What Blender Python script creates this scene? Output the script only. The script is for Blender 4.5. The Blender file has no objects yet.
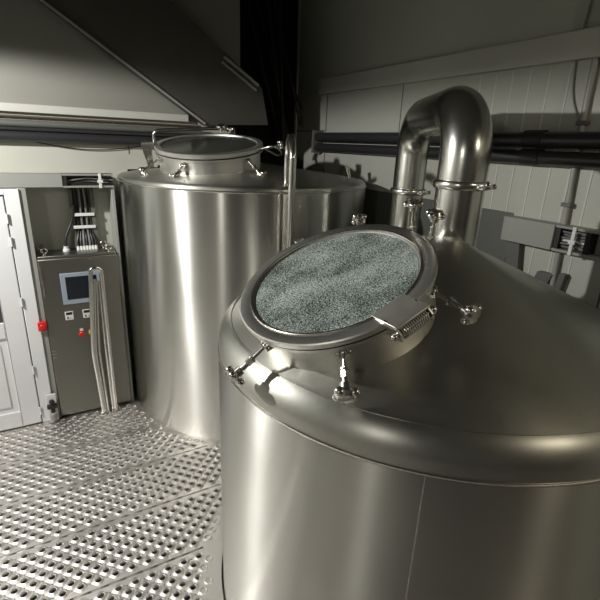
import bpy, bmesh, math, random
import numpy as np
from mathutils import Vector, Matrix
random.seed(7)
PI = math.pi
C = bpy.context.scene.collection
ORG = {}

# ------------------------------------------------------------------ materials
def new_mat(name):
    m = bpy.data.materials.new(name); m.use_nodes = True
    nt = m.node_tree; return m, nt, nt.nodes['Principled BSDF']
def N(nt, t, **kw):
    n = nt.nodes.new(t)
    for k, v in kw.items(): setattr(n, k, v)
    return n
def metal(name, col, rough, aniso=0.0, brush=(3, 3, 90), amt=.05, var=.12, rot=0.0, bump=.0):
    m, nt, b = new_mat(name)
    b.inputs['Metallic'].default_value = 1
    tc = N(nt, 'ShaderNodeTexCoord'); mp = N(nt, 'ShaderNodeMapping'); mp.inputs['Scale'].default_value = brush
    nz = N(nt, 'ShaderNodeTexNoise'); nz.inputs['Scale'].default_value = 1; nz.inputs['Detail'].default_value = 3
    nt.links.new(tc.outputs['Object'], mp.inputs['Vector']); nt.links.new(mp.outputs['Vector'], nz.inputs['Vector'])
    big = N(nt, 'ShaderNodeTexNoise'); big.inputs['Scale'].default_value = 2.3; big.inputs['Detail'].default_value = 5
    nt.links.new(tc.outputs['Object'], big.inputs['Vector'])
    r1 = N(nt, 'ShaderNodeMapRange'); r1.inputs['From Min'].default_value = .3; r1.inputs['From Max'].default_value = .7
    r1.inputs['To Min'].default_value = rough - var * .5; r1.inputs['To Max'].default_value = rough + var * .5
    nt.links.new(big.outputs['Fac'], r1.inputs['Value'])
    ad = N(nt, 'ShaderNodeMath', operation='MULTIPLY_ADD'); ad.inputs[1].default_value = amt * 2; 
    nt.links.new(nz.outputs['Fac'], ad.inputs[0]); nt.links.new(r1.outputs['Result'], ad.inputs[2])
    nt.links.new(ad.outputs[0], b.inputs['Roughness'])
    cr = N(nt, 'ShaderNodeMapRange', data_type='FLOAT_VECTOR')
    cr.inputs[7].default_value = (.25,) * 3; cr.inputs[8].default_value = (.75,) * 3
    cr.inputs[9].default_value = [c * .9 for c in col]; cr.inputs[10].default_value = [min(1, c * 1.08) for c in col]
    nt.links.new(nz.outputs['Color'], cr.inputs[6])
    mixn = N(nt, 'ShaderNodeMix', data_type='RGBA'); mixn.inputs[6].default_value = (*[c * .93 for c in col], 1); mixn.inputs[7].default_value = (*[min(1, c * 1.05) for c in col], 1)
    nt.links.new(nz.outputs['Fac'], mixn.inputs[0]); nt.links.new(mixn.outputs[2], b.inputs['Base Color'])
    if aniso:
        b.inputs['Anisotropic'].default_value = aniso
        b.inputs['Anisotropic Rotation'].default_value = rot
        tg = N(nt, 'ShaderNodeTangent', direction_type='RADIAL', axis='Z'); nt.links.new(tg.outputs[0], b.inputs['Tangent'])
    if bump:
        bp = N(nt, 'ShaderNodeBump'); bp.inputs['Strength'].default_value = bump; bp.inputs['Distance'].default_value = .002
        nt.links.new(nz.outputs['Fac'], bp.inputs['Height']); nt.links.new(bp.outputs[0], b.inputs['Normal'])
    return m
def plain(name, col, rough=.5, metal_=0, bump=0, bscale=60, var=.06, spec=.5):
    m, nt, b = new_mat(name)
    b.inputs['Metallic'].default_value = metal_; b.inputs['Roughness'].default_value = rough
    b.inputs['Specular IOR Level'].default_value = spec
    tc = N(nt, 'ShaderNodeTexCoord'); nz = N(nt, 'ShaderNodeTexNoise'); nz.inputs['Scale'].default_value = 3.1; nz.inputs['Detail'].default_value = 5
    nt.links.new(tc.outputs['Object'], nz.inputs['Vector'])
    mx = N(nt, 'ShaderNodeMix', data_type='RGBA'); mx.inputs[6].default_value = (*[c * (1 - var) for c in col], 1); mx.inputs[7].default_value = (*[min(1, c * (1 + var)) for c in col], 1)
    nt.links.new(nz.outputs['Fac'], mx.inputs[0]); nt.links.new(mx.outputs[2], b.inputs['Base Color'])
    if bump:
        n2 = N(nt, 'ShaderNodeTexNoise'); n2.inputs['Scale'].default_value = bscale
        nt.links.new(tc.outputs['Object'], n2.inputs['Vector'])
        bp = N(nt, 'ShaderNodeBump'); bp.inputs['Strength'].default_value = bump; bp.inputs['Distance'].default_value = .003
        nt.links.new(n2.outputs['Fac'], bp.inputs['Height']); nt.links.new(bp.outputs[0], b.inputs['Normal'])
    return m
def emit(name, col, s):
    m, nt, b = new_mat(name); b.inputs['Base Color'].default_value = (*col, 1)
    b.inputs['Emission Color'].default_value = (*col, 1); b.inputs['Emission Strength'].default_value = s; return m

STEEL = (.60, .598, .56)
M = {
 'tank': metal('brushed_tank_steel', STEEL, .30, 1.0, (1.2, 1.2, 260), .03, .07, .25, .0),
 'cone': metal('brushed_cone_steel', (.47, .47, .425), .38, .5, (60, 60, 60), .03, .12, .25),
 'pipe': metal('satin_pipe_steel', (.60, .60, .555), .22, 0, (8, 8, 8), .03, .08),
 'rim': metal('turned_rim_steel', (.74, .73, .69), .36, .3, (90, 90, 90), .03, .06),
 'plate': metal('hinge_plate_steel', (.72, .70, .65), .48, 0, (20, 20, 20), .03, .06),
 'fit': metal('cast_fitting_steel', (.66, .64, .60), .20, 0, (30, 30, 30), .04, .06),
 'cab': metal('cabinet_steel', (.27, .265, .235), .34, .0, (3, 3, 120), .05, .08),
 'rail': metal('rail_steel', (.70, .69, .66), .15, 0, (20, 20, 20), .04, .08),
 'grate': metal('perforated_plate', (.74, .715, .68), .38, 0, (30, 30, 30), .06, .12, 0, .15),
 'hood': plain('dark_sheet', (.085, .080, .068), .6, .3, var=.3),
 'wall': plain('wall_panel_cream', (.46, .465, .41), .55),
 'wall2': plain('upper_wall_grey', (.24, .24, .21), .6),
 'joint': plain('panel_joint', (.60, .60, .54), .5),
 'seam': plain('panel_seam_dark', (.12, .12, .10), .8),
 'ledge': plain('ledge_paint', (.50, .50, .455), .5),
 'trunk': plain('trunking_plastic', (.30, .305, .28), .5),
 'door': plain('door_white', (.80, .81, .81), .35),
 'doorgap': plain('door_gap', (.10, .10, .10), .8),
 'glassdark': plain('door_glass_dark', (.06, .065, .07), .08),
 'post': plain('post_paint', (.30, .31, .28), .5),
 'blackpipe': plain('black_plastic_pipe', (.028, .028, .030), .35),
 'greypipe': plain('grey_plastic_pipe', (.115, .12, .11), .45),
 'brownpipe': plain('brown_pipe', (.10, .07, .05), .45),
 'rubber': plain('black_rubber', (.015, .015, .015), .6),
 'cable': plain('cable_black', (.02, .02, .02), .4),
 'cablegrey': plain('cable_grey', (.16, .16, .16), .4),
 'white': plain('white_plastic', (.75, .76, .74), .4),
 'red': plain('red_plastic', (.65, .02, .015), .35),
 'yellow': plain('yellow_plastic', (.75, .50, .03), .4),
 'bezel': plain('bezel_blue_grey', (.30, .35, .42), .4),
 'screen': plain('screen_dark', (.012, .016, .022), .1),
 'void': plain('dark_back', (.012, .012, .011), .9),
 'slab': plain('concrete', (.10, .10, .095), .8, bump=.3),
 'ceil': plain('ceiling_panel', (.11, .11, .10), .7),
 'conduit': plain('conduit_grey', (.34, .34, .31), .4),
 'lampbody': plain('lamp_body', (.5, .5, .5), .4),
}
def glass_condensed():
    m, nt, b = new_mat('condensation_glass')
    tc = N(nt, 'ShaderNodeTexCoord')
    v = N(nt, 'ShaderNodeTexVoronoi'); v.inputs['Scale'].default_value = 130
    nz = N(nt, 'ShaderNodeTexNoise'); nz.inputs['Scale'].default_value = 190; nz.inputs['Detail'].default_value = 3
    big = N(nt, 'ShaderNodeTexNoise'); big.inputs['Scale'].default_value = 6; big.inputs['Detail'].default_value = 6
    mp = N(nt, 'ShaderNodeMapping'); mp.inputs['Rotation'].default_value = (0, 0, .9); mp.inputs['Scale'].default_value = (2.5, 16, 8)
    st = N(nt, 'ShaderNodeTexNoise'); st.inputs['Scale'].default_value = 1.0; st.inputs['Detail'].default_value = 5
    for n in (v, nz, big, mp): nt.links.new(tc.outputs['Object'], n.inputs['Vector'])
    nt.links.new(mp.outputs[0], st.inputs['Vector'])
    r = N(nt, 'ShaderNodeValToRGB')
    e = r.color_ramp.elements; e[0].position = .36; e[0].color = (.05, .058, .052, 1); e[1].position = .64; e[1].color = (.54, .61, .57, 1)
    k = e.new(.48); k.color = (.195, .240, .220, 1)
    a1 = N(nt, 'ShaderNodeMath', operation='MULTIPLY_ADD'); a1.inputs[1].default_value = .35; nt.links.new(big.outputs['Fac'], a1.inputs[0])
    a2 = N(nt, 'ShaderNodeMath', operation='MULTIPLY_ADD'); a2.inputs[1].default_value = .30; nt.links.new(st.outputs['Fac'], a2.inputs[0])
    nt.links.new(nz.outputs['Fac'], a2.inputs[2]); nt.links.new(a2.outputs[0], a1.inputs[2])
    s = N(nt, 'ShaderNodeMath', operation='SUBTRACT'); s.inputs[1].default_value = .325; nt.links.new(a1.outputs[0], s.inputs[0])
    nt.links.new(s.outputs[0], r.inputs['Fac']); nt.links.new(r.outputs[0], b.inputs['Base Color'])
    b.inputs['Roughness'].default_value = .28
    bp = N(nt, 'ShaderNodeBump'); bp.inputs['Strength'].default_value = .6; bp.inputs['Distance'].default_value = .004
    nt.links.new(v.outputs['Distance'], bp.inputs['Height']); nt.links.new(bp.outputs[0], b.inputs['Normal'])
    return m
M['glass'] = glass_condensed()
def mirrorlid():
    m = plain('dark_lid_glass', (.045, .05, .045), .16); return m
M['lidglass'] = mirrorlid()

# ------------------------------------------------------------------ mesh helpers
class MB:
    def __init__(s): s.v = []; s.f = []; s.mi = []; s.m = 0
    def add(s, vs, fs):
        o = len(s.v); s.v += [tuple(map(float, v)) for v in vs]
        for f in fs: s.f.append([i + o for i in f]); s.mi.append(s.m)
    def box(s, lo, hi, mat=None):
        x0, y0, z0 = lo; x1, y1, z1 = hi
        vs = [Vector(p) for p in ((x0,y0,z0),(x1,y0,z0),(x1,y1,z0),(x0,y1,z0),(x0,y0,z1),(x1,y0,z1),(x1,y1,z1),(x0,y1,z1))]
        if mat: vs = [mat @ v for v in vs]
        s.add(vs, [(0,3,2,1),(4,5,6,7),(0,1,5,4),(1,2,6,5),(2,3,7,6),(3,0,4,7)])
    def prism(s, pts, d):   # polygon (3D points, any winding) extruded by vector d
        n = len(pts); p = [Vector(q) for q in pts]; d = Vector(d)
        s.add(p + [q + d for q in p], [tuple(range(n))[::-1], tuple(range(n, 2*n))] + [(i, (i+1) % n, n + (i+1) % n, n + i) for i in range(n)])
    def tube(s, pts, r, seg=16, cap=True):
        pts = [Vector(p) for p in pts]; n = len(pts)
        rs = r if isinstance(r, (list, tuple)) else [r] * n
        t0 = (pts[1] - pts[0]).normalized()
        u = t0.orthogonal().normalized(); rings = []
        for i in range(n):
            t = (pts[min(i+1, n-1)] - pts[max(i-1, 0)]).normalized()
            u = (u - t * u.dot(t)).normalized(); w = t.cross(u)
            rings.append([pts[i] + (u * math.cos(2*PI*k/seg) + w * math.sin(2*PI*k/seg)) * rs[i] for k in range(seg)])
        vs = [v for rg in rings for v in rg]; fs = []
        for i in range(n-1):
            for k in range(seg):
                a = i*seg + k; b = i*seg + (k+1) % seg; fs.append((a, b, b+seg, a+seg))
        if cap: fs += [tuple(range(seg))[::-1], tuple(range((n-1)*seg, n*seg))]
        s.add(vs, fs)
    def lathe(s, prof, seg=64, mat=None, closed=False):
        vs = []; fs = []; n = len(prof)
        for r, z in prof:
            for k in range(seg):
                a = 2*PI*k/seg; vs.append(Vector((r*math.cos(a), r*math.sin(a), z)))
        if mat: vs = [mat @ v for v in vs]
        for i in range(n if closed else n-1):
            j = (i+1) % n
            for k in range(seg):
                k2 = (k+1) % seg; fs.append((i*seg+k, i*seg+k2, j*seg+k2, j*seg+k))
        if not closed:
            if prof[0][0] > 1e-6: fs.append(tuple(range(seg))[::-1])
            if prof[-1][0] > 1e-6: fs.append(tuple(range((n-1)*seg, n*seg)))
        s.add(vs, fs)
    def ball(s, c, r, sc=(1,1,1), mat=None):
        prof = [(max(1e-7, r*math.sin(PI*i/10)), -r*math.cos(PI*i/10)) for i in range(11)]
        mt = Matrix.Translation(Vector(c)) @ (mat or Matrix()) @ Matrix.Diagonal((*sc, 1)); s.lathe(prof, 18, mt)
    def build(s, name, mat, parent=None, org=None, kind=None, angle=38, bevel=0):
        me = bpy.data.meshes.new(name)
        base = ORG[parent.name] if parent else Vector(org if org else (0,0,0))
        if parent and org: base = Vector(org)
        me.from_pydata([tuple(Vector(v) - base) for v in s.v], [], s.f)
        mats = mat if isinstance(mat, (list, tuple)) else [mat]
        for m in mats: me.materials.append(m)
        me.polygons.foreach_set('material_index', s.mi)
        bm = bmesh.new(); bm.from_mesh(me)
        if len(bm.verts) < 60000:
            bmesh.ops.remove_doubles(bm, verts=bm.verts, dist=2e-6)
            bmesh.ops.recalc_face_normals(bm, faces=bm.faces)
        for f in bm.faces: f.smooth = True
        ca = math.radians(angle)
        for e in bm.edges:
            if len(e.link_faces) == 2 and e.calc_face_angle(0) > ca: e.smooth = False
        bm.to_mesh(me); bm.free()
        o = bpy.data.objects.new(name, me); C.objects.link(o)
        if parent:
            o.parent = parent; o.location = base - ORG[parent.name]
        else: o.location = base
        ORG[o.name] = base
        if bevel:
            md = o.modifiers.new('bevel', 'BEVEL'); md.width = bevel; md.segments = 2; md.limit_method = 'ANGLE'; md.angle_limit = math.radians(40)
        if kind: o['kind'] = kind
        return o
def tag(o, label, cat, group=None):
    o['label'] = label; o['category'] = cat
    if group: o['group'] = group
    return o
def thing(name, loc, label, cat, group=None):
    o = bpy.data.objects.new(name, None); o.empty_display_size = .1; C.objects.link(o)
    o.location = loc; ORG[o.name] = Vector(loc); return tag(o, label, cat, group)
def part(name, mb, mat, parent, label=None, org=None, **kw):
    o = mb.build(name, mat, parent, org, **kw)
    if label: o['label'] = label
    return o
def arc(c, u, w, r, a0, a1, n=12):
    c = Vector(c); u = Vector(u); w = Vector(w)
    return [c + (u*math.cos(a0+(a1-a0)*i/n) + w*math.sin(a0+(a1-a0)*i/n))*r for i in range(n+1)]
def frame_of(n):
    n = Vector(n).normalized(); e1 = Vector((0,0,1)).cross(n).normalized(); e2 = n.cross(e1); return e1, e2, n
def basis(c, e1, e2, n):
    return Matrix(((e1.x, e2.x, n.x, c[0]), (e1.y, e2.y, n.y, c[1]), (e1.z, e2.z, n.z, c[2]), (0,0,0,1)))
def rounded(pts, r, n=6):
    pts = [Vector(p) for p in pts]; out = [pts[0]]
    for i in range(1, len(pts)-1):
        a = (pts[i-1]-pts[i]); b = (pts[i+1]-pts[i]); d = min(r, a.length*.49, b.length*.49)
        p0 = pts[i] + a.normalized()*d; p1 = pts[i] + b.normalized()*d
        for k in range(n+1):
            t = k/n; out.append(p0*(1-t)**2 + pts[i]*2*t*(1-t) + p1*t*t)
    out.append(pts[-1]); return out

# ------------------------------------------------------------------ the setting
WL, WB, WR = 3.90, 4.30, 2.78      # door wall, recessed wall, right wall
ZC = 3.95; X0, Y0 = -3.6, -3.2
TL = (1.618, 3.866); TF = (1.587, 1.480); RT = 1.02; ZS = 1.405; WC = 4.12
SLAB = -.70

# perforated plank floor: raised-lip holes on a diagonal grid
def perforated():
    seg = 12; h = .0442; gap = .014; rows = 4
    V = []; F = []; MI = []
    circ = [(math.cos(2*PI*k/seg), math.sin(2*PI*k/seg)) for k in range(seg)]
    diam = []
    for cx, cy in circ:
        d = abs(cx) + abs(cy); diam.append((cx/d*h, cy/d*h))
    pitch_b = (rows + 1) * h + gap   # rows of diamonds centred every h, width (rows+1)*h
    rows = 9; width = (rows + 1) * h; pitch_b = width + gap
    def okc(x, y, m):
        return all(math.hypot(x-t[0], y-t[1]) > RT + m for t in (TL, TF))
    b1 = 3.862
    p = 0
    while b1 - p*pitch_b > -.3:
        top = b1 - p*pitch_b; 
        for j in range(rows):
            y = top - h - j*h
            nx = int((2.7 + 2.6) / (2*h))
            for i in range(nx):
                x = -2.6 + 2*h*i + (h if j % 2 else 0) + h
                if not okc(x, y, .075): continue
                o = len(V)
                for (r, z) in ((.0170, -.012), (.0170, .0065), (.0195, .0075), (.0265, 0.0)):
                    V += [(x + cx*r, y + cy*r, z) for cx, cy in circ]
                V += [(x + dx, y + dy, 0) for dx, dy in diam]
                for q in range(4):
                    for k in range(seg):
                        k2 = (k+1) % seg; F.append((o+q*seg+k, o+q*seg+k2, o+(q+1)*seg+k2, o+(q+1)*seg+k)[::-1]); MI.append(0)
                # small pierced dot at the diamond's right corner
                if okc(x + h, y, .08):
                    o = len(V); V += [(x + h + .0035*math.cos(PI*k/3), y + .0035*math.sin(PI*k/3), .0006) for k in range(6)]
                    F.append(tuple(range(o, o+6))); MI.append(1)
            # side triangles close the zigzag at the two long edges of the plank
        for (yy, sg) in ((top, -1), (top - width, 1)):
            off = 0 if sg == -1 else (0 if rows % 2 else h)
            nx = int(5.3 / (2*h))
            for i in range(nx):
                x = -2.6 + 2*h*i + off
                if not okc(x + h, yy, .09): continue
                o = len(V); V += [(x, yy + sg*h*0, 0), (x + 2*h, yy, 0), (x + h, yy + sg*0, 0), (x, yy + sg*h, 0)]
                V += [(x + h, yy, 0), (x + h, yy, -.03), (x, yy, -.03), (x+2*h, yy, -.03)]
                F.append((o, o+4, o+3)); MI.append(0)
                F.append((o, o+6, o+7, o+1)); MI.append(0)
                if okc(x + 2*h, yy, .09):
                    o2 = len(V); V += [(x + h, yy, 0), (x + 2*h, yy, 0), (x + 2*h, yy + sg*h, 0)]
                    F.append((o2, o2+1, o2+2)); MI.append(0)
        p += 1
    me = bpy.data.meshes.new('floor'); me.from_pydata(V, [], F)
    me.materials.append(M['grate']); me.materials.append(M['void'])
    me.polygons.foreach_set('material_index', MI)
    me.polygons.foreach_set('use_smooth', [len(f) == 4 for f in F])
    o = bpy.data.objects.new('floor', me); C.objects.link(o); o['kind'] = 'structure'
    return top - width
bend = perforated()
mb = MB()       # plain plates round the tanks and beyond the perforated field
for t in (TL, TF):
    mb.lathe([(RT+.012, .0015), (RT+.135, .0015), (RT+.135, -.012), (RT+.012, -.012)], 96, Matrix.Translation((t[0], t[1], 0)), closed=True)
mb.box((X0, Y0, -.02), (-2.62, WL-.005, -.004)); mb.box((-2.62, Y0, -.02), (WR, bend, -.004))
mb.box((-2.62, 3.866, -.03), (.60, WL-.004, -.002))
mb.build('floor', M['grate'], kind='structure')
mb = MB(); mb.box((X0, Y0, SLAB-.1), (WR+.1, 5.3, SLAB)); mb.build('floor', M['slab'], kind='structure')
mb = MB(); mb.box((X0, Y0, ZC), (WR+.1, 5.3, ZC+.1)); mb.build('ceiling', M['ceil'], kind='structure')

# left wall: low part with the door stands forward of the recess that takes the cabinet
mb = MB()
mb.box((X0, WL, SLAB), (-1.32, WB, 1.93)); mb.box((-1.32, WL, SLAB), (-.135, WB, 0)); mb.box((-1.32, 4.1, 0), (-.2, WB, 1.93))
mb.box((-.215, WL, 0), (-.135, WB, 1.93)); mb.box((-.135, WC, SLAB), (.515, WB, 2.0))
mb.box((X0, WB, SLAB), (.62, WB+.1, 2.46))
mb.build('wall_left', M['wall'], kind='structure')
mb = MB(); mb.box((.62, WB, 2.002), (.69, WB+.1, 2.46)); mb.box((.69, WB, 2.043), (.80, WB+.1, 2.46)); mb.box((.80, WB, 2.062), (.95, WB+.1, 2.46)); mb.box((.95, WB, 2.08), (1.1, WB+.1, 2.46)); mb.box((1.1, WB, 2.108), (1.62, WB+.1, 2.46)) 
mb.build('wall_left', M['wall'], kind='structure')
mb = MB(); mb.box((X0, WB, 2.46), (1.75, WB+.1, ZC)); mb.build('wall_left', M['wall2'], kind='structure')
mb = MB(); mb.box((-.145, WL-.02, 0), (-.09, WL+.05, 1.93)); mb.box((.49, WL-.0, 0), (.515, WC, 1.93)); mb.build('trim_1', M['post'], kind='structure', bevel=.003)
mb = MB(); mb.box((.712, WB-.004, 2.17), (.718, WB, 2.4)); mb.build('trim_2', M['seam'], kind='structure')
mb = MB(); mb.box((X0, WB-.055, 2.455), (1.235, WB, 2.515)); mb.build('trim_3', M['ledge'], kind='structure', bevel=.004)
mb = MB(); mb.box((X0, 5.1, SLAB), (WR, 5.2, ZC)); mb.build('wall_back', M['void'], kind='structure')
mb = MB()
mb.box((WR, Y0, SLAB), (WR+.1, 5.2, ZC))
mb.m = 1
for y in [2.285-.0 - .128*k for k in range(-1, 40)]:
    if y > 2.45 or y < Y0: continue
    mb.box((WR-.003, y-.005, SLAB), (WR, y+.005, 2.80))
mb.m = 2
mb.box((WR-.002, 3.213, 1.0), (WR, 3.222, 2.82)); mb.box((WR-.002, 4.395, 1.0), (WR, 4.41, 2.82)); mb.box((WR-.002, 4.41, 2.452), (WR, 5.1, 2.462))
mb.build('wall_right', [M['wall'], M['joint'], M['seam']], kind='structure')
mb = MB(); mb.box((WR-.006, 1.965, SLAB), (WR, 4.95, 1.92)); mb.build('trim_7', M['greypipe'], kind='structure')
mb = MB(); mb.box((WR-.05, Y0, 2.815), (WR, 4.505, 2.965)); mb.build('trim_4', M['ledge'], kind='structure', bevel=.004)
mb = MB(); mb.box((WR-.012, 5.06, SLAB), (WR, 5.1, ZC)); mb.build('trim_5', M['joint'], kind='structure')
mb = MB(); mb.box((X0-.1, Y0, SLAB), (X0, 5.2, ZC)); mb.build('wall_west', M['wall2'], kind='structure')
mb = MB(); mb.box((X0-.1, Y0-.1, SLAB), (WR+.1, Y0, ZC)); mb.build('wall_front', M['cable'], kind='structure')

# door
d = thing('door_1', (-.75, WL, 0), 'white door with dark glass and two raised panels beside steel cabinet', 'door')
d['kind'] = 'structure'
mb = MB(); y = WL-.035
mb.box((-.228, y, .0), (-.135, WL+.0, 1.925)); mb.box((-1.34, y, .0), (-1.26, WL, 1.925)); mb.box((-1.26, y, 1.885), (-.228, WL, 1.925)); part('door_frame', mb, M['door'], d, bevel=.003)
mb = MB(); mb.box((-1.262, y+.031, .0), (-.2275, WL, 1.887)); part('door_seal', mb, M['doorgap'], d)
lf = MB(); yl = y-.006
for (a, b_, z0, z1) in ((-1.25, -1.12, .012, 1.873), (-.37, -.234, .012, 1.873), (-1.12, -.37, 1.70, 1.873), (-1.12, -.37, .80, .93), (-1.12, -.37, .012, .15)):
    lf.box((a, yl, z0), (b_, yl+.04, z1))
leaf = part('door_leaf', lf, M['door'], d, bevel=.006)
mb = MB(); mb.box((-1.12, yl+.014, .15), (-.37, yl+.04, .80)); part('door_panel', mb, M['door'], leaf)
mb = MB(); mb.box((-1.03, yl+.004, .20), (-.42, yl+.016, .76)); part('door_panel', mb, M['door'], leaf, bevel=.008)
mb = MB(); mb.box((-1.12, yl+.016, .93), (-.37, yl+.03, 1.70)); part('door_pane', mb, M['glassdark'], leaf)
for z in (1.72, 1.55, 1.08, .50, .12):
    mb = MB(); mb.tube([(-.231, yl-.006, z-.035), (-.231, yl-.006, z+.035)], .007, 10); mb.box((-.245, yl-.003, z-.03), (-.219, yl, z+.03)); part('hinge', mb, M['white'], d)

# ------------------------------------------------------------------ left wall services
t = thing('cable_trunking', (-.5, WL, 1.93), 'grey horizontal cable trunking above the white door and cabinet, open at its right end', 'cable trunking')
mb = MB(); mb.box((X0+.01, WL-.02, 1.932), (.155, WL+.10, 2.03)); part('cover', mb, M['trunk'], t, bevel=.003)
mb = MB()
mb.box((.155, WL-.02, 2.018), (1.0, WL+.10, 2.03), Matrix()); mb.box((.155, WL-.02, 1.93), (.512, WL+.10, 1.942)); mb.box((.155, WL+.09, 1.93), (.512, WL+.10, 2.03))
mb.v = [(min(v[0], .512), v[1], v[2]) for v in mb.v]
part('channel', mb, M['trunk'], t)
mb = MB(); mb.box((.155, WL-.015, 1.942), (.185, WL+.08, 2.018)); part('coupler', mb, M['rubber'], t)
mb = MB(); mb.box((.405, WL-.03, 1.925), (.425, WL-.018, 2.035)); mb.box((.395, WL-.034, 1.965), (.435, WL-.026, 1.985)); part('clip', mb, M['white'], t, bevel=.002)
mb = MB()
mb.box((.195, WC-.05, 1.44), (.215, WC-.001, 1.93)); mb.box((.345, WC-.05, 1.44), (.375, WC-.001, 1.93)); mb.box((.195, WC-.012, 1.44), (.375, WC-.001, 1.93))
part('drop_channel', mb, M['seam'], t)
for k in range(5):
    cb = MB(); y0 = WL+.01+.018*(k % 3); z0 = 1.955+.011*k
    pts = rounded([(.19, y0, z0-.01), (.26, y0, z0), (.33, y0, z0+.012*(k % 2)), (.42, y0, z0), (.51, y0, z0-.005)], .05)
    cb.tube(pts, .0065, 8); tag(cb.build('cable', M['cablegrey'] if k in (1, 3) else M['cable']), 'cable lying in the open trunking end left of the far tank', 'cable', 'cables in the left trunking')

t_glands = []
gx = [.215, .240, .262, .284, .306, .328, .350]
for k, gxx in enumerate(gx):
    cb = MB(); xx = .235 + .017*k; yy = WC-.045 + .012*(k % 2)
    pts = rounded([(xx-.02, WC-.10, 1.95), (xx, yy, 1.90), (xx + .004*math.sin(k*2), yy, 1.70), (xx, yy, 1.56), (gxx, 4.05, 1.49), (gxx, 4.04, 1.450)], .06)
    cb.tube(pts, .0085 if k % 3 else .0065, 8)
    tag(cb.build('cable', M['cablegrey'] if k in (2, 4) else M['cable']), 'upright cable in the bundle running down to the steel cabinet top', 'cable', 'cables dropping to the control cabinet')
cb = MB(); cb.tube(rounded([(.215, WC-.07, 1.78), (.20, WC-.06, 1.66), (.13, 4.04, 1.52), (.125, 4.03, 1.456)], .1), .012, 10)
tag(cb.build('cable', M['cable']), 'thick black cable branching left from the bundle into the cabinet top', 'cable')
for z, nm in ((1.70, 'upper'), (1.60, 'lower')):
    mb = MB(); mb.box((.200, WC-.068, z-.012), (.365, WC-.056, z+.012)); 
    tag(mb.build('cable_tie', M['white'], bevel=.002), nm + ' white band round the cable bundle above the steel cabinet', 'cable tie', 'white bands on the cable bundle')

for (z, r, mt, lab, yb) in ((2.425, .008, 'brownpipe', 'thin brown pipe just under the cream wall ledge', WB-.035),
                       (2.375, .026, 'greypipe', 'grey pipe, upper one of the two thick pipes on the left wall', WB-.055),
                       (2.285, .042, 'blackpipe', 'thick black pipe, lowest on the left wall above the trunking', WB-.06)):
    mb = MB(); mb.tube([(X0+.02, yb, z), (1.35, yb, z)], r, 16)
    tag(mb.build('wall_pipe', M[mt]), lab, 'pipe')
mb = MB(); mb.tube([(X0+.02, WB-.10, 2.335), (1.35, WB-.10, 2.335)], .012, 12); tag(mb.build('wall_pipe', M['blackpipe']), 'slim black pipe between the two thick pipes on the left wall', 'pipe')
mb = MB(); mb.tube([(-.07 + 1.0*i/24, WB-.02, 2.262 - .065*math.sin(PI*i/24)) for i in range(25)], .004, 6)
tag(mb.build('cable', M['cable']), 'thin black cable sagging under the pipes on the left wall', 'cable')

# dark sloping hood and the dark corner behind it
t = thing('duct_hood', (1.6, 4.1, 2.45), 'dark sloping sheet metal hood hanging behind the far tank', 'hood')
HB = 4.20
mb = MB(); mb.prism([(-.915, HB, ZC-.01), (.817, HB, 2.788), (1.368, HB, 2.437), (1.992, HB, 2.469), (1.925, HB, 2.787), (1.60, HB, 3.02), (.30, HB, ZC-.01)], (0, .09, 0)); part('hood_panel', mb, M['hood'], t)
mb = MB()
def bar2(a, b_, w):
    a = Vector(a); b_ = Vector(b_); dd = (b_-a).normalized(); n = Vector((-dd.z, 0, dd.x))*w/2
    return [a+n, b_+n, b_-n, a-n]
mb.prism(bar2((-.915, HB-.02, ZC-.03), (1.368, HB-.02, 2.445), .014), (0, .02, 0)); part('edge_strip', mb, M['post'], t)
t = thing('roof_strut', (1.7, HB, 2.8), 'short pale double strut sloping down at the top edge of the dark hood', 'strut')
mb = MB(); mb.prism(bar2((1.55, HB-.03, 3.00), (1.88, HB-.03, 2.80), .022), (0, .03, 0)); part('upper_bar', mb, M['post'], t)
mb = MB(); mb.prism(bar2((1.53, HB-.03, 2.96), (1.86, HB-.03, 2.76), .012), (0, .03, 0)); part('lower_bar', mb, M['post'], t)
for k, (xa, za, xb, zb, sag) in enumerate(((2.02, ZC, 2.48, 2.45, .05), (2.10, ZC, 2.60, 2.35, -.03), (2.30, ZC, 2.72, 2.7, .16), (2.25, ZC, 2.70, 2.5, -.05), (2.2, ZC, 2.52, 2.3, .1), (2.35, ZC, 2.45, 2.2, -.06))):
    mb = MB(); pts = [(xa+(xb-xa)*i/12, 4.95-.04*k, za+(zb-za)*i/12 - sag*math.sin(PI*i/12)) for i in range(13)]; mb.tube(pts, .012 if k % 2 else .018, 8)
    tag(mb.build('hose', M['cable']), 'black hose hanging in the dark gap between hood and cream wall', 'hose', 'hoses hanging in the dark corner')

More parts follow.
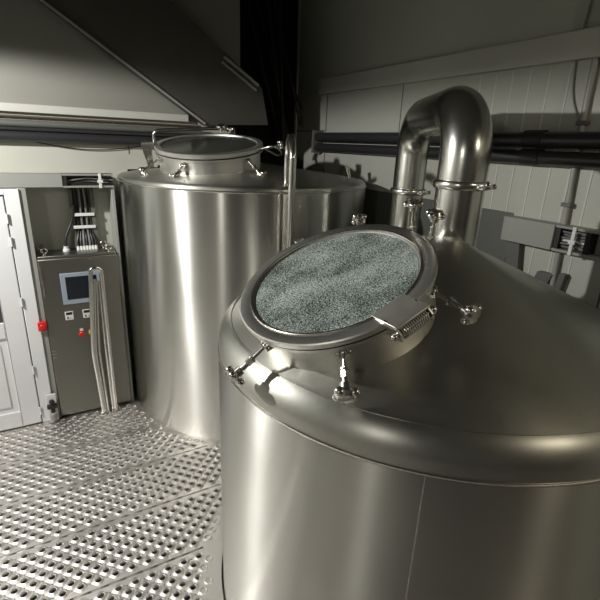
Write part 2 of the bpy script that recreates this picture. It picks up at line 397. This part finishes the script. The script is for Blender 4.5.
# ------------------------------------------------------------------ control cabinet
t = thing('control_cabinet', (.2, 3.98, 0), 'tall brushed steel control cabinet with touch screen and buttons', 'cabinet')
CY = 3.868
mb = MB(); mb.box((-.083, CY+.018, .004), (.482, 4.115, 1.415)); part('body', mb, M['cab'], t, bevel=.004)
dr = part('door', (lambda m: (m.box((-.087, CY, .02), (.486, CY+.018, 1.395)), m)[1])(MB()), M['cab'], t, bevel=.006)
mb = MB(); mb.box((.048, CY-.012, 1.018), (.345, CY+.001, 1.275)); sc = part('touch_screen', mb, [M['bezel']], t, 'blue grey bezel', bevel=.003)
mb = MB(); mb.box((.083, CY-.0135, 1.058), (.310, CY-.011, 1.245)); part('display', mb, M['screen'], sc)
for x in (.078, .208):
    mb = MB(); mb.box((x-.03, CY-.008, .885), (x+.03, CY+.001, .955)); sw = part('switch_plate', mb, M['white'], t, 'white plate under a black window', bevel=.002)
    mb = MB(); mb.box((x-.022, CY-.010, .930), (x+.022, CY-.007, .952)); part('window', mb, M['rubber'], sw)
    mb = MB(); mb.box((x-.018, CY-.009, .893), (x-.004, CY-.0075, .912)); mb.box((x+.004, CY-.009, .898), (x+.018, CY-.0075, .903)); part('mark', mb, M['cablegrey'], sw)
def button(x, z, r, mat, lab):
    mb = MB(); Mx = Matrix.Translation((x, CY, z)) @ Matrix.Rotation(PI/2, 4, 'X')
    mb.lathe([(r*1.25, -.001), (r*1.25, .006), (r, .006), (r, .016), (r*.8, .020), (1e-6, .020)], 20, Mx); return part('button', mb, mat, t, lab)
button(.152, .748, .020, M['red'], 'red push button'); button(.232, .752, .023, M['yellow'], 'yellow push button')
mb = MB(); mb.box((.140, CY-.006, .775), (.166, CY+.001, .792)); part('lamp', mb, M['white'], t, 'white indicator lamp')
mb = MB(); mb.box((-.078, CY-.008, 1.10), (-.066, CY+.001, 1.34)); part('hinge_strip', mb, M['rail'], t)
for z in (.63, .60, .57): 
    mb = MB(); mb.box((-.082, CY-.004, z), (-.055, CY+.001, z+.006)); part('latch_slot', mb, M['rail'], t)
for x, yy in ((-.035, 3.93), (.435, 3.93), (-.05, 4.07), (.41, 4.07)):
    mb = MB(); mb.tube(arc((x, yy, 1.448), (1,0,0), (0,0,1), .022, 0, 2*PI, 20), .007, 8, cap=False); mb.lathe([(.014, 1.41), (.014, 1.428)], 12, Matrix.Translation((x, yy, 0))); part('lifting_eye', mb, M['fit'], t)
for gxx in gx:
    mb = MB(); mb.lathe([(.0125, 1.415), (.0125, 1.432), (.0105, 1.436), (.0105, 1.448)], 10, Matrix.Translation((gxx, 4.04, 0))); part('cable_gland', mb, M['white'], t)
mb = MB(); mb.lathe([(.026, 1.415), (.026, 1.43), (.018, 1.438), (.018, 1.455)], 14, Matrix.Translation((.125, 4.03, 0))); part('cable_gland', mb, M['white'], t)

t = thing('isolator_switch', (-.12, WL-.04, .86), 'red rotary isolator on the grey post between white door and steel cabinet', 'switch')
mb = MB(); mb.box((-.152, WL-.055, .825), (-.088, WL-.0195, .90)); part('housing', mb, M['red'], t, bevel=.006)
mb = MB(); mb.lathe([(.022, 0), (.022, .012), (.018, .016), (1e-6, .016)], 16, Matrix.Translation((-.12, WL-.055, .862)) @ Matrix.Rotation(PI/2, 4, 'X')); part('knob', mb, M['red'], t)
t = thing('drain_valve', (-.15, 3.82, .02), 'small black valve with grey cup at the foot of the door frame', 'valve')
mb = MB(); mb.box((-.175, 3.838, .01), (-.105, 3.852, .26)); part('bracket', mb, M['door'], t, 'white bracket', bevel=.002)
mb = MB(); mb.tube([(-.14, 3.815, .10), (-.14, 3.815, .20)], .016, 12); mb.box((-.178, 3.80, .145), (-.104, 3.84, .172)); mb.ball((-.14, 3.815, .205), .02); part('valve_body', mb, M['rubber'], t, 'black valve body', bevel=.002)
mb = MB(); mb.lathe([(.022, .03), (.024, .04), (.024, .10), (.018, .105)], 16, Matrix.Translation((-.14, 3.81, 0))); part('cup', mb, M['conduit'], t, 'grey cup')

# handrail hoop in front of the cabinet
t = thing('handrail', (.29, 3.74, 0), 'narrow polished steel handrail hoop standing in front of the control cabinet', 'handrail')
def rail(name, pts, r=.014, rr=.06): mb = MB(); mb.tube(rounded(pts, rr, 8), r, 14); return part(name, mb, M['rail'], t)
rail('outer_tube', [(.244, 3.80, .003), (.212, 3.73, .62), (.262, 3.70, 1.345), (.335, 3.70, 1.33), (.345, 3.80, .003)], .017)
rail('inner_tube', [(.262, 3.80, .003), (.232, 3.76, .60), (.285, 3.74, 1.24)], .010)
rail('inner_tube', [(.282, 3.80, .003), (.262, 3.77, .62), (.300, 3.75, 1.22)], .010)
rail('inner_tube', [(.322, 3.80, .003), (.312, 3.77, .62), (.318, 3.75, 1.22)], .012)
for x in (.244, .345):
    mb = MB(); mb.lathe([(.028, .0025), (.028, .010), (.020, .014), (.020, .05)], 16, Matrix.Translation((x, 3.80, 0))); part('foot_socket', mb, M['fit'], t)

# ------------------------------------------------------------------ tanks
def clamp_at(parent, Cc, fr, ang, r, off, d, L, knob=True, ks=1.0, up=None):
    """swing bolt hinged on the collar: bracket, bolt with nut, star knob"""
    e1, e2, n = fr; a = math.radians(ang); rad = e1*math.cos(a) + e2*math.sin(a); tan = n.cross(rad)
    p = Vector(Cc) + rad*r - n*off
    D = (rad*d[0] + n*d[1] + tan*d[2]).normalized()
    root = MB(); 
    for s in (-1, 1):
        q = p + tan*s*.013; root.prism([q - rad*.008 + n*.016, q + rad*.026 + n*.010, q + rad*.026 - n*.012, q - rad*.008 - n*.018], tan*.006*s)
    root.tube([p + rad*.016 - tan*.026, p + rad*.016 + tan*.026], .0055*ks, 10)
    br = part('manway_clamp', root, M['fit'], parent)
    s0 = p + rad*.016; bl = MB(); bl.tube([s0, s0 + D*L], .0068*ks, 12); bl.ball(s0, .012*ks)
    part('bolt', bl, M['fit'], br)
    nb = MB(); c0 = s0 + D*L*.42; x1, x2, x3 = frame_of(D) if abs(D.z) < .999 else (Vector((1,0,0)), Vector((0,1,0)), Vector((0,0,1)))
    nb.tube([c0, c0 + D*.030*ks], .013*ks, 6); nb.tube([c0 + D*.030*ks, c0 + D*.055*ks], .0105*ks, 14); nb.tube([c0 + D*.004, c0 + D*.009], .0165*ks, 14); part('nut', nb, M['fit'], br)
    if knob:
        kk = ks*1.3
        kb = MB(); c1 = s0 + D*L
        kb.lathe([(1e-6, -.018*kk), (.013*kk, -.018*kk), (.014*kk, 0), (.024*kk, .000*kk), (.027*kk, .008*kk), (.020*kk, .018*kk), (1e-6, .022*kk)], 20, basis(c1, x1, x2, x3))
        for k in range(4):
            th = PI/4 + k*PI/2; q = c1 + (x1*math.cos(th) + x2*math.sin(th))*.0225*kk + D*.006*kk; kb.ball(q, .0120*kk, (1, 1, .85))
        part('star_knob', kb, M['fit'], br)
    return br

# ---- near tank
t = thing('brew_kettle', (TF[0], TF[1], SLAB), 'large near steel brewing tank with tilted round sight glass lid in the foreground', 'tank')
mt = Matrix.Translation((TF[0], TF[1], 0))
mb = MB(); mb.lathe([(RT, SLAB+.001), (RT, .2), (RT, .9), (RT, ZS-.012)], 160, mt); part('shell', mb, M['tank'], t, org=(TF[0], TF[1], SLAB))
mb = MB()
prof = [(RT-.002, ZS-.0115), (RT-.001, ZS+.035)]
for i in range(1, 9):
    a = i/8*math.radians(60); prof.append((RT-.11+.11*math.cos(a)-.001, ZS+.035+.11*math.sin(a)))
rk, zk = prof[-1]
for k in range(1, 8):
    r = rk + (.1-rk)*k/7; prof.append((r, zk+(rk-r)*.435))
prof.append((1e-6, zk+(rk-.1)*.435+.01))
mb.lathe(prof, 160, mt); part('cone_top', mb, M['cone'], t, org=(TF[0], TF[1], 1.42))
mb = MB(); mb.lathe([(RT+.0005, ZS-.010), (RT+.0035, ZS-.006), (RT+.0035, ZS-.001), (RT-.002, ZS+.003)], 160, mt); part('weld_seam', mb, M['fit'], t)
mb = MB(); mb.lathe([(rk+.004, zk-.003), (rk+.006, zk+.001), (rk-.004, zk+.006), (rk-.008, zk+.002)], 160, mt, closed=True); part('weld_seam', mb, M['cone'], t)
# vertical plate seam: found about where the shell turns towards the viewer
def vseam(az, z0, z1, T, w=.004):
    mb = MB(); c = math.cos(az); s = math.sin(az); Mx = Matrix.Translation((T[0]+c*RT, T[1]+s*RT, 0)) @ Matrix.Rotation(az, 4, 'Z')
    mb.box((-.002, -w/2, z0), (.0012, w/2, z1), Mx); return mb
part('plate_seam', vseam(math.radians(-134), SLAB+.01, ZS-.01, TF), M['fit'], t)
# manway
FC = Vector((.9316, 1.3686, 1.835)); fr = frame_of((-.42214, -.0666, .904)); Bm = basis(FC, *fr)
mb = MB(); mb.lathe([(.352, -.26), (.352, -.020), (.318, -.020), (.318, -.26)], 96, Bm, closed=True); part('manway_collar', mb, M['rim'], t, org=FC)
mb = MB(); mb.lathe([(.352, -.046), (.366, -.050), (.372, -.044), (.372, -.034), (.352, -.033)], 96, Bm, closed=True); part('collar_flange', mb, M['rim'], t, org=FC)
mb = MB(); mb.lathe([(.355, -.034), (.371, -.034), (.371, -.026), (.355, -.026)], 96, Bm, closed=True); part('gasket', mb, M['rubber'], t, 'black gasket')
mb = MB()
mb.lathe([(.313, -.024), (.376, -.024), (.381, -.020), (.381, -.003), (.377, .001), (.345, .002), (.336, -.001), (.325, -.002), (.320, -.006), (.318, -.016), (.313, -.016)], 128, Bm, closed=True)
lid = part('manway_lid', mb, M['rim'], t, org=FC)
mb = MB(); mb.lathe([(.3175, -.018), (.3175, -.0075), (1e-6, -.0075)], 96, Bm); part('sight_glass', mb, M['glass'], lid, 'round glass covered in grey green condensation', org=FC)
mb = MB(); mb.lathe([(.327, -.001), (.333, -.001), (.333, .0045), (.327, .0045)], 96, Bm, closed=True); part('retaining_ring', mb, M['fit'], lid)
e1, e2, n = fr
# hinge block with torsion spring
ha = math.radians(352); hr = e1*math.cos(ha) + e2*math.sin(ha); ht = n.cross(hr)
H = basis(FC + hr*.36, hr, ht, n)
mb = MB(); mb.prism([H @ Vector(p) for p in ((-.050, -.070, .004), (.065, -.070, .014), (.073, -.070, .010), (.073, -.070, .003), (.0, -.070, -.010), (-.050, -.070, .000))], ht*.140)
hg = part('lid_hinge', mb, M['plate'], lid, bevel=.002)
for s in (-.068, .060):
    mb = MB(); mb.prism([H @ Vector(p) for p in ((.01, s, .010), (.065, s, .012), (.088, s, -.014), (.086, s, -.038), (.064, s, -.046), (.028, s, -.040), (.01, s, -.012))], ht*.007); part('side_plate', mb, M['fit'], hg, bevel=.001)
mb = MB(); mb.tube([H @ Vector((.068, -.078, -.018)), H @ Vector((.068, .078, -.018))], .008, 14); mb.ball(H @ Vector((.068, -.080, -.018)), .012); mb.ball(H @ Vector((.068, .082, -.018)), .014); part('pin', mb, M['fit'], hg)
mb = MB(); pts = []
for i in range(13*14+1):
    a = 2*PI*i/14; pts.append(H @ Vector((.068+.019*math.cos(a), -.055+.110*i/(13*14), -.018+.019*math.sin(a))))
mb.tube(pts, .0034, 8); part('spring', mb, M['fit'], hg)
mb = MB(); mb.prism([H @ Vector(p) for p in ((-.004, -.05, -.05), (.080, -.05, -.030), (.080, -.05, -.042), (-.004, -.05, -.085))], ht*.10); part('hinge_base', mb, M['fit'], t, bevel=.002)
clamp_at(t, FC, fr, 271, .356, .058, (1, -.30, -.22), .140)
clamp_at(t, FC, fr, 319, .356, .058, (1, -.34, -.1), .135, ks=1.1)
clamp_at(t, FC, fr, 22, .356, .058, (1, -.22, -.55), .150, ks=1.0)
clamp_at(t, FC, fr, 60, .356, .058, (.35, 1, 0), .155, ks=.9)
clamp_at(t, FC, fr, 77, .356, .058, (.3, 1, .1), .155, ks=.9)
clamp_at(t, FC, fr, 118, .356, .058, (1, .40, .3), .10, ks=.9)
mb = MB(); a = math.radians(160); rd = e1*math.cos(a)+e2*math.sin(a); tn = n.cross(rd); q = FC + rd*.378
mb.prism([q - tn*.022 - n*.02, q + tn*.022 - n*.02, q + tn*.022 + rd*.02 - n*.02, q - tn*.022 + rd*.02 - n*.02], n*.024); part('lid_tab', mb, M['rim'], lid, bevel=.003)

# ---- far tank
t = thing('lauter_tank', (TL[0], TL[1], SLAB), 'large far steel brewing tank with flat round manway lid beside the control cabinet', 'tank')
mt = Matrix.Translation((TL[0], TL[1], 0)); RL = 1.072
mb = MB(); mb.lathe([(RL, SLAB+.001), (RL, .2), (RL, 1.0), (RL, 1.985)], 160, mt); part('shell', mb, M['tank'], t, org=(TL[0], TL[1], SLAB))
mb = MB(); prof = [(RL-.002, 1.9855), (RL-.003, 1.995)]
for i in range(1, 8):
    a = i/7*math.radians(78); prof.append((RL-.043+.04*math.cos(a), 1.995+.03*math.sin(a)))
for r in (.95, .8, .6, .4, .2): prof.append((r, 2.027+(1.03-r)*.125))
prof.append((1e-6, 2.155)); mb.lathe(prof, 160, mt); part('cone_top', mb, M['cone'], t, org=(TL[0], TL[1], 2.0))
mb = MB(); mb.lathe([(RL+.0005, 1.975), (RL+.004, 1.979), (RL+.004, 1.985), (RL-.002, 1.989)], 160, mt); part('weld_seam', mb, M['fit'], t)
part('plate_seam', vseam(math.radians(-123), SLAB+.01, 1.985, TL, .003), M['fit'], t)
LC = Vector((1.235, 3.699, 2.287)); lf_ = frame_of((-.1148, -.1524, .9816)); Bl = basis(LC, *lf_)
mb = MB(); mb.lathe([(.405, -.30), (.405, -.045), (.38, -.045), (.38, -.30)], 96, Bl, closed=True); part('manway_collar', mb, M['rim'], t, org=LC)
mb = MB(); mb.lathe([(.404, -.060), (.424, -.060), (.424, -.046), (.404, -.046)], 96, Bl, closed=True); part('collar_flange', mb, M['rim'], t, org=LC)
mb = MB(); mb.lathe([(.404, -.046), (.421, -.046), (.421, -.036), (.404, -.036)], 96, Bl, closed=True); part('gasket', mb, M['rubber'], t, 'black gasket')
mb = MB(); mb.lathe([(.36, -.036), (.426, -.036), (.431, -.031), (.431, -.004), (.427, 0), (.385, .0), (.380, -.012), (.36, -.012)], 128, Bl, closed=True); lid = part('manway_lid', mb, M['rim'], t, org=LC)
mb = MB(); mb.lathe([(.379, -.03), (.379, -.011), (1e-6, -.011)], 96, Bl); part('lid_plate', mb, M['lidglass'], lid, 'dull grey centre of the lid', org=LC)
clamp_at(t, LC, lf_, 260, .408, .085, (.62, -.62, -.25), .10, ks=1.15)
clamp_at(t, LC, lf_, 330, .408, .075, (.8, -.75, .25), .14, ks=1.2)
clamp_at(t, LC, lf_, 222, .408, .075, (.9, -.55, .0), .15, ks=1.1)
clamp_at(t, LC, lf_, 20, .408, .06, (1, .15, .1), .15, ks=1.1)
clamp_at(t, LC, lf_, 85, .408, .06, (.8, .5, .1), .12, ks=1.1)
e1, e2, n = lf_
def rp(a, r, z): a = math.radians(a); return LC + (e1*math.cos(a) + e2*math.sin(a))*r + n*z
mb = MB(); q = rp(207, .43, 0); rd = (e1*math.cos(math.radians(207))+e2*math.sin(math.radians(207))); tn = n.cross(rd)
mb.prism([q - tn*.03 + n*.02, q - tn*.03 + rd*.075 + n*.02, q - tn*.03 + rd*.085 - n*.03, q - tn*.03 + rd*.06 - n*.16, q - tn*.03 + rd*.02 - n*.16, q - tn*.03 + rd*.02 - n*.03], tn*.012)
mb.prism([q + tn*.03 + n*.02, q + tn*.03 + rd*.075 + n*.02, q + tn*.03 + rd*.085 - n*.03, q + tn*.03 + rd*.06 - n*.16, q + tn*.03 + rd*.02 - n*.16, q + tn*.03 + rd*.02 - n*.03], tn*.012)
mb.box((-.0, -.04, .01), (.09, .045, .022), basis(q, rd, tn, n)); part('hinge_bracket', mb, M['fit'], t)
mb = MB(); mb.box((.02, -.018, -.13), (.06, .03, .0), basis(q, rd, tn, n)); part('hinge_bushing', mb, M['rubber'], t, 'black bushing')
mb = MB(); mb.tube(rounded([rp(200, .42, -.02), rp(200, .42, .105), rp(50, .13, .10)], .05), .014, 14); ar = part('lid_arm', mb, M['rail'], t)
mb = MB(); mb.lathe([(.012, .075), (.012, .10), (.035, .105), (.038, .12), (.02, .135), (1e-6, .135)], 18, basis(rp(50, .12, 0), *lf_)); part('arm_knob', mb, M['fit'], ar)
mb = MB(); mb.tube(rounded([rp(352, .43, -.02), rp(350, .56, .02), rp(358, .60, -.05), rp(8, .56, -.10), rp(14, .43, -.04)], .06), .010, 12); part('loop_handle', mb, M['rail'], t)
t2 = MB(); t2.tube([(2.50, 3.50, 2.00), (2.475, 3.53, 2.13)], [.015, .024], 12); part('vent_stub', t2, M['pipe'], t)

# ---- vapour gooseneck on the near tank
B1 = Vector((1.815, 1.604, 0)); B2 = Vector((2.30, 2.50, 0)); PR = .119; PR2 = .110
dd = (B2 - B1); span = dd.length; dd.normalize(); zr = 2.60 - .0
zt = 2.275; er = .23
t = thing('vapour_pipe', (B1.x, B1.y, 1.84), 'fat steel vapour pipe bending over from the near tank top down behind it', 'pipe')
mb = MB(); mb.tube([B1+Vector((0,0,1.72)), B1+Vector((0,0,1.90)), B1+Vector((0,0,2.145))], PR-.002, 56); part('lower_leg', mb, M['pipe'], t)
mb = MB(); mb.lathe([(PR+.02, 1.790), (PR+.006, 1.815), (PR-.001, 1.83)], 56, Matrix.Translation(B1)); part('base_weld', mb, M['cone'], t)
mb = MB()
pts = [B1+Vector((0,0,2.148)), B1+Vector((0,0,2.20))] + arc(B1+Vector((0,0,zt-.01)) + dd*er, -dd, (0,0,1), er, 0, PI/2, 18) 
pts += arc(B1+Vector((0,0,zt-.01)) + dd*(span-er), dd, (0,0,1), er, PI/2, 0, 18) + [B2+Vector((0,0,2.15)), B2+Vector((0,0,2.02))]
rs = [PR]*21 + [PR2+ (PR-PR2)*.3]*1 + [PR2]*(len(pts)-22)
mb.tube(pts, rs, 56); part('gooseneck_bend', mb, M['pipe'], t)
mb = MB(); mb.tube([B2+Vector((0,0,2.015)), B2+Vector((0,0,SLAB+.005))], PR2-.002, 48); part('down_leg', mb, M['pipe'], t)
for (B, z, r) in ((B1, 2.146, PR), (B2, 2.017, PR2)):
    mb = MB(); mb.lathe([(r-.004, z-.020), (r+.010, z-.020), (r+.016, z-.012), (r+.016, z+.012), (r+.010, z+.020), (r-.004, z+.020)], 56, Matrix.Translation(B), closed=True); cl = part('pipe_clamp', mb, M['fit'], t)
    mb = MB(); aa = math.atan2(-B.y, -B.x) + .9; c = Vector((math.cos(aa), math.sin(aa), 0)); tn = Vector((-c.y, c.x, 0)); p = B + c*(r+.022) + Vector((0,0,z))
    mb.box((-.014, -.035, -.012), (.014, -.022, .012), basis(p, c, tn, Vector((0,0,1)))); mb.box((-.014, .022, -.012), (.014, .035, .012), basis(p, c, tn, Vector((0,0,1))))
    mb.tube([p - tn*.055, p + tn*.065], .006, 10); mb.tube([p + tn*.036, p + tn*.05], .013, 6); mb.ball(p + tn*.068, .013); part('clamp_bolt', mb, M['fit'], cl)

# ---- upright pipe between the tanks
t = thing('upright_pipe', (1.473, 2.671, SLAB), 'slim steel pipe with hooked top standing between the two tanks', 'pipe')
mb = MB(); p0 = Vector((1.452, 2.682, 0)); p1 = Vector((1.56, 2.96, 0))
hk = [p0+Vector((0,0,SLAB)), p0+Vector((0,0,2.22))] + arc((p0+p1)/2 + Vector((0,0,2.20)), (p0-p1).normalized(), (0,0,1), (p1-p0).length/2, 0.05, PI-.05, 14) + [p1+Vector((0,0,2.15)), p1+Vector((0,0,2.035))]
mb.tube(hk, .0235, 20); part('tube', mb, M['rail'], t)
mb = MB(); mb.lathe([(.034, 1.98), (.034, 2.0), (.026, 2.01)], 18, Matrix.Translation((p0.x, p0.y, -.9))); part('collar', mb, M['fit'], t)

# ------------------------------------------------------------------ right wall services
for (z, r, lab) in ((2.390, .046, 'thick black pipe, upper of two along the right wall'), (2.285, .042, 'thick black pipe, lower of two along the right wall')):
    t = thing('wall_pipe', (WR-.07, 3.0, z), lab, 'pipe')
    mb = MB(); mb.tube([(WR-.075, 4.44, z), (WR-.075, Y0+.05, z-.012)], r, 18); part('tube', mb, M['blackpipe'], t)
    mb = MB(); mb.tube([(WR-.075, 1.93, z), (WR-.075, 1.80, z)], r+.006, 18); part('coupling', mb, M['rubber'], t)
mb = MB(); mb.box((WR-.135, 4.44, 2.225), (WR-.001, 4.47, 2.455)); tag(mb.build('pipe_bracket', M['seam'], bevel=.004), 'dark bracket holding the far ends of the two black wall pipes', 'bracket')
# conduit
t = thing('conduit', (WR-.03, 1.6, 1.4), 'grey vertical conduit running down the right wall behind the black pipes', 'conduit')
mb = MB(); mb.tube([(WR-.022, 1.645, ZC), (WR-.022, 1.63, 2.6), (WR-.022, 1.60, 1.95), (WR-.022, 1.575, 1.30)], .018, 14); part('tube', mb, M['conduit'], t)
for z, y in ((2.48, 1.623), (2.02, 1.604)):
    mb = MB(); mb.box((WR-.045, y-.03, z-.012), (WR-.0005, y+.03, z+.012)); part('saddle', mb, M['greypipe'], t, bevel=.003)
mb = MB(); mb.tube(rounded([(WR-.012, 1.66, ZC), (WR-.012, 1.76, 2.85), (WR-.012, 1.73, 2.62), (WR-.012, 1.65, 2.48)], .2), .005, 8); tag(mb.build('cable', M['conduit']), 'thin grey cable curving beside the top of the right wall conduit', 'cable')
# trunking
t = thing('cable_trunking', (WR, 1.6, 1.75), 'grey cable trunking on the right wall, cover missing at its right end', 'cable trunking')
mb = MB(); mb.box((WR-.11, 1.60, 1.75), (WR-.001, 1.955, 1.905)); part('cover', mb, M['trunk'], t, bevel=.003)
mb = MB()
mb.box((WR-.10, .4, 1.892), (WR-.001, 1.600, 1.905)); mb.box((WR-.10, .4, 1.75), (WR-.001, 1.600, 1.765)); mb.box((WR-.012, .4, 1.76), (WR-.001, 1.600, 1.90)); part('channel', mb, M['trunk'], t)
for ya in (1.568, 1.39):
    mb = MB(); mb.box((WR-.095, ya, 1.766), (WR-.013, ya+.027, 1.891)); part('divider', mb, M['rubber'], t, 'black divider')
mb = MB(); mb.box((WR-.112, 1.470, 1.745), (WR-.100, 1.490, 1.91)); mb.box((WR-.116, 1.460, 1.81), (WR-.108, 1.500, 1.835)); part('clip', mb, M['white'], t, 'white clip', bevel=.002)
for k in range(6):
    mb = MB(); z = 1.78 + .018*k
    mb.tube([(WR-.06-.012*(k%2), 1.566, z), (WR-.065, 1.50, z+.006*math.sin(k)), (WR-.06, 1.419, z)], .0075, 8)
    tag(mb.build('cable', M['cablegrey'] if k != 2 else M['white']), 'short grey cable crossing the open gap of the right wall trunking', 'cable', 'cables in the right trunking')
for (y0, z0, y1, z1, lab) in ((1.90, 1.752, 1.86, 1.45, 'dark drop channel under the left end of the right wall trunking'), (1.635, 1.59, 1.70, 1.40, 'dark short channel standing left of the conduit foot'), (1.525, 1.61, 1.56, 1.36, 'dark slim channel standing right of the conduit foot')):
    mb = MB(); w = .05 if y0 > 1.6 else .02
    mb.prism([(WR-.05, y0+w, z0), (WR-.05, y0-w, z0), (WR-.05, y1-w, z1), (WR-.05, y1+w, z1)], (.049, 0, 0)); tag(mb.build('drop_channel', M['greypipe'], bevel=.003), lab, 'channel')
mb = MB(); mb.box((WR-.003, 1.30, .6), (WR-.0002, 1.312, 1.74)); mb.build('trim_6', M['seam'], kind='structure')

# ------------------------------------------------------------------ ceiling lamps, out of the frame, and what the steel mirrors
def lamp(name, x, y, z, s, col, lab, size=.05, L=None):
    t = thing(name, (x, y, ZC), lab, 'lamp')
    mb = MB(); mb.lathe([(.05, ZC), (.05, ZC-.02), (.012, ZC-.025), (.012, z+.09), (.05, z+.085), (.10, z+.04), (.10, z+.035), (.045, z+.08)], 24, Matrix.Translation((x, y, 0))); part('lamp_shade', mb, M['lampbody'], t)
    l = bpy.data.lights.new('bulb_light', 'SPOT'); l.spot_size = math.radians(179); l.spot_blend = .12; l.energy = s; l.color = col; l.shadow_soft_size = size
    o = bpy.data.objects.new('bulb_light', l); C.objects.link(o); o.location = (x, y, z)
    return t
lamp('pendant_lamp', -1.40, 2.85, 2.93, 300, (1, .98, .94), 'pendant lamp hanging above the white door side of the room', .045)
lamp('pendant_lamp', 2.1, -1.3, 3.4, 36, (1, .88, .68), 'pendant lamp hanging near the right wall behind the photographer', .05)
lamp('pendant_lamp', -2.6, -.9, 3.1, 60, (1, .96, .88), 'pendant lamp hanging in the rear left of the room', .05)

w = bpy.data.worlds.new('world'); bpy.context.scene.world = w; w.use_nodes = True
w.node_tree.nodes['Background'].inputs[0].default_value = (.5, .52, .5, 1); w.node_tree.nodes['Background'].inputs[1].default_value = .09

# ------------------------------------------------------------------ camera
cam = bpy.data.cameras.new('camera'); co = bpy.data.objects.new('camera', cam); C.objects.link(co)
cam.sensor_width = 36; cam.sensor_fit = 'HORIZONTAL'; cam.lens = 36*450/600; cam.clip_start = .02
p = math.radians(19); rl = math.radians(2.3); yaw = math.radians(-30)
f = Vector((0, math.cos(p), -math.sin(p))); rt = Vector((1, 0, 0)); up = rt.cross(f)
r2 = rt*math.cos(rl) + up*math.sin(rl); u2 = -rt*math.sin(rl) + up*math.cos(rl)
Rm = Matrix((r2, u2, -f)).transposed()
co.matrix_world = Matrix.Translation((0, 0, 2.3)) @ (Matrix.Rotation(yaw, 3, 'Z') @ Rm).to_4x4()
sc = bpy.context.scene; sc.camera = co
sc.view_settings.view_transform = 'Standard'; sc.view_settings.look = 'None'; sc.view_settings.exposure = 0; sc.view_settings.gamma = 1
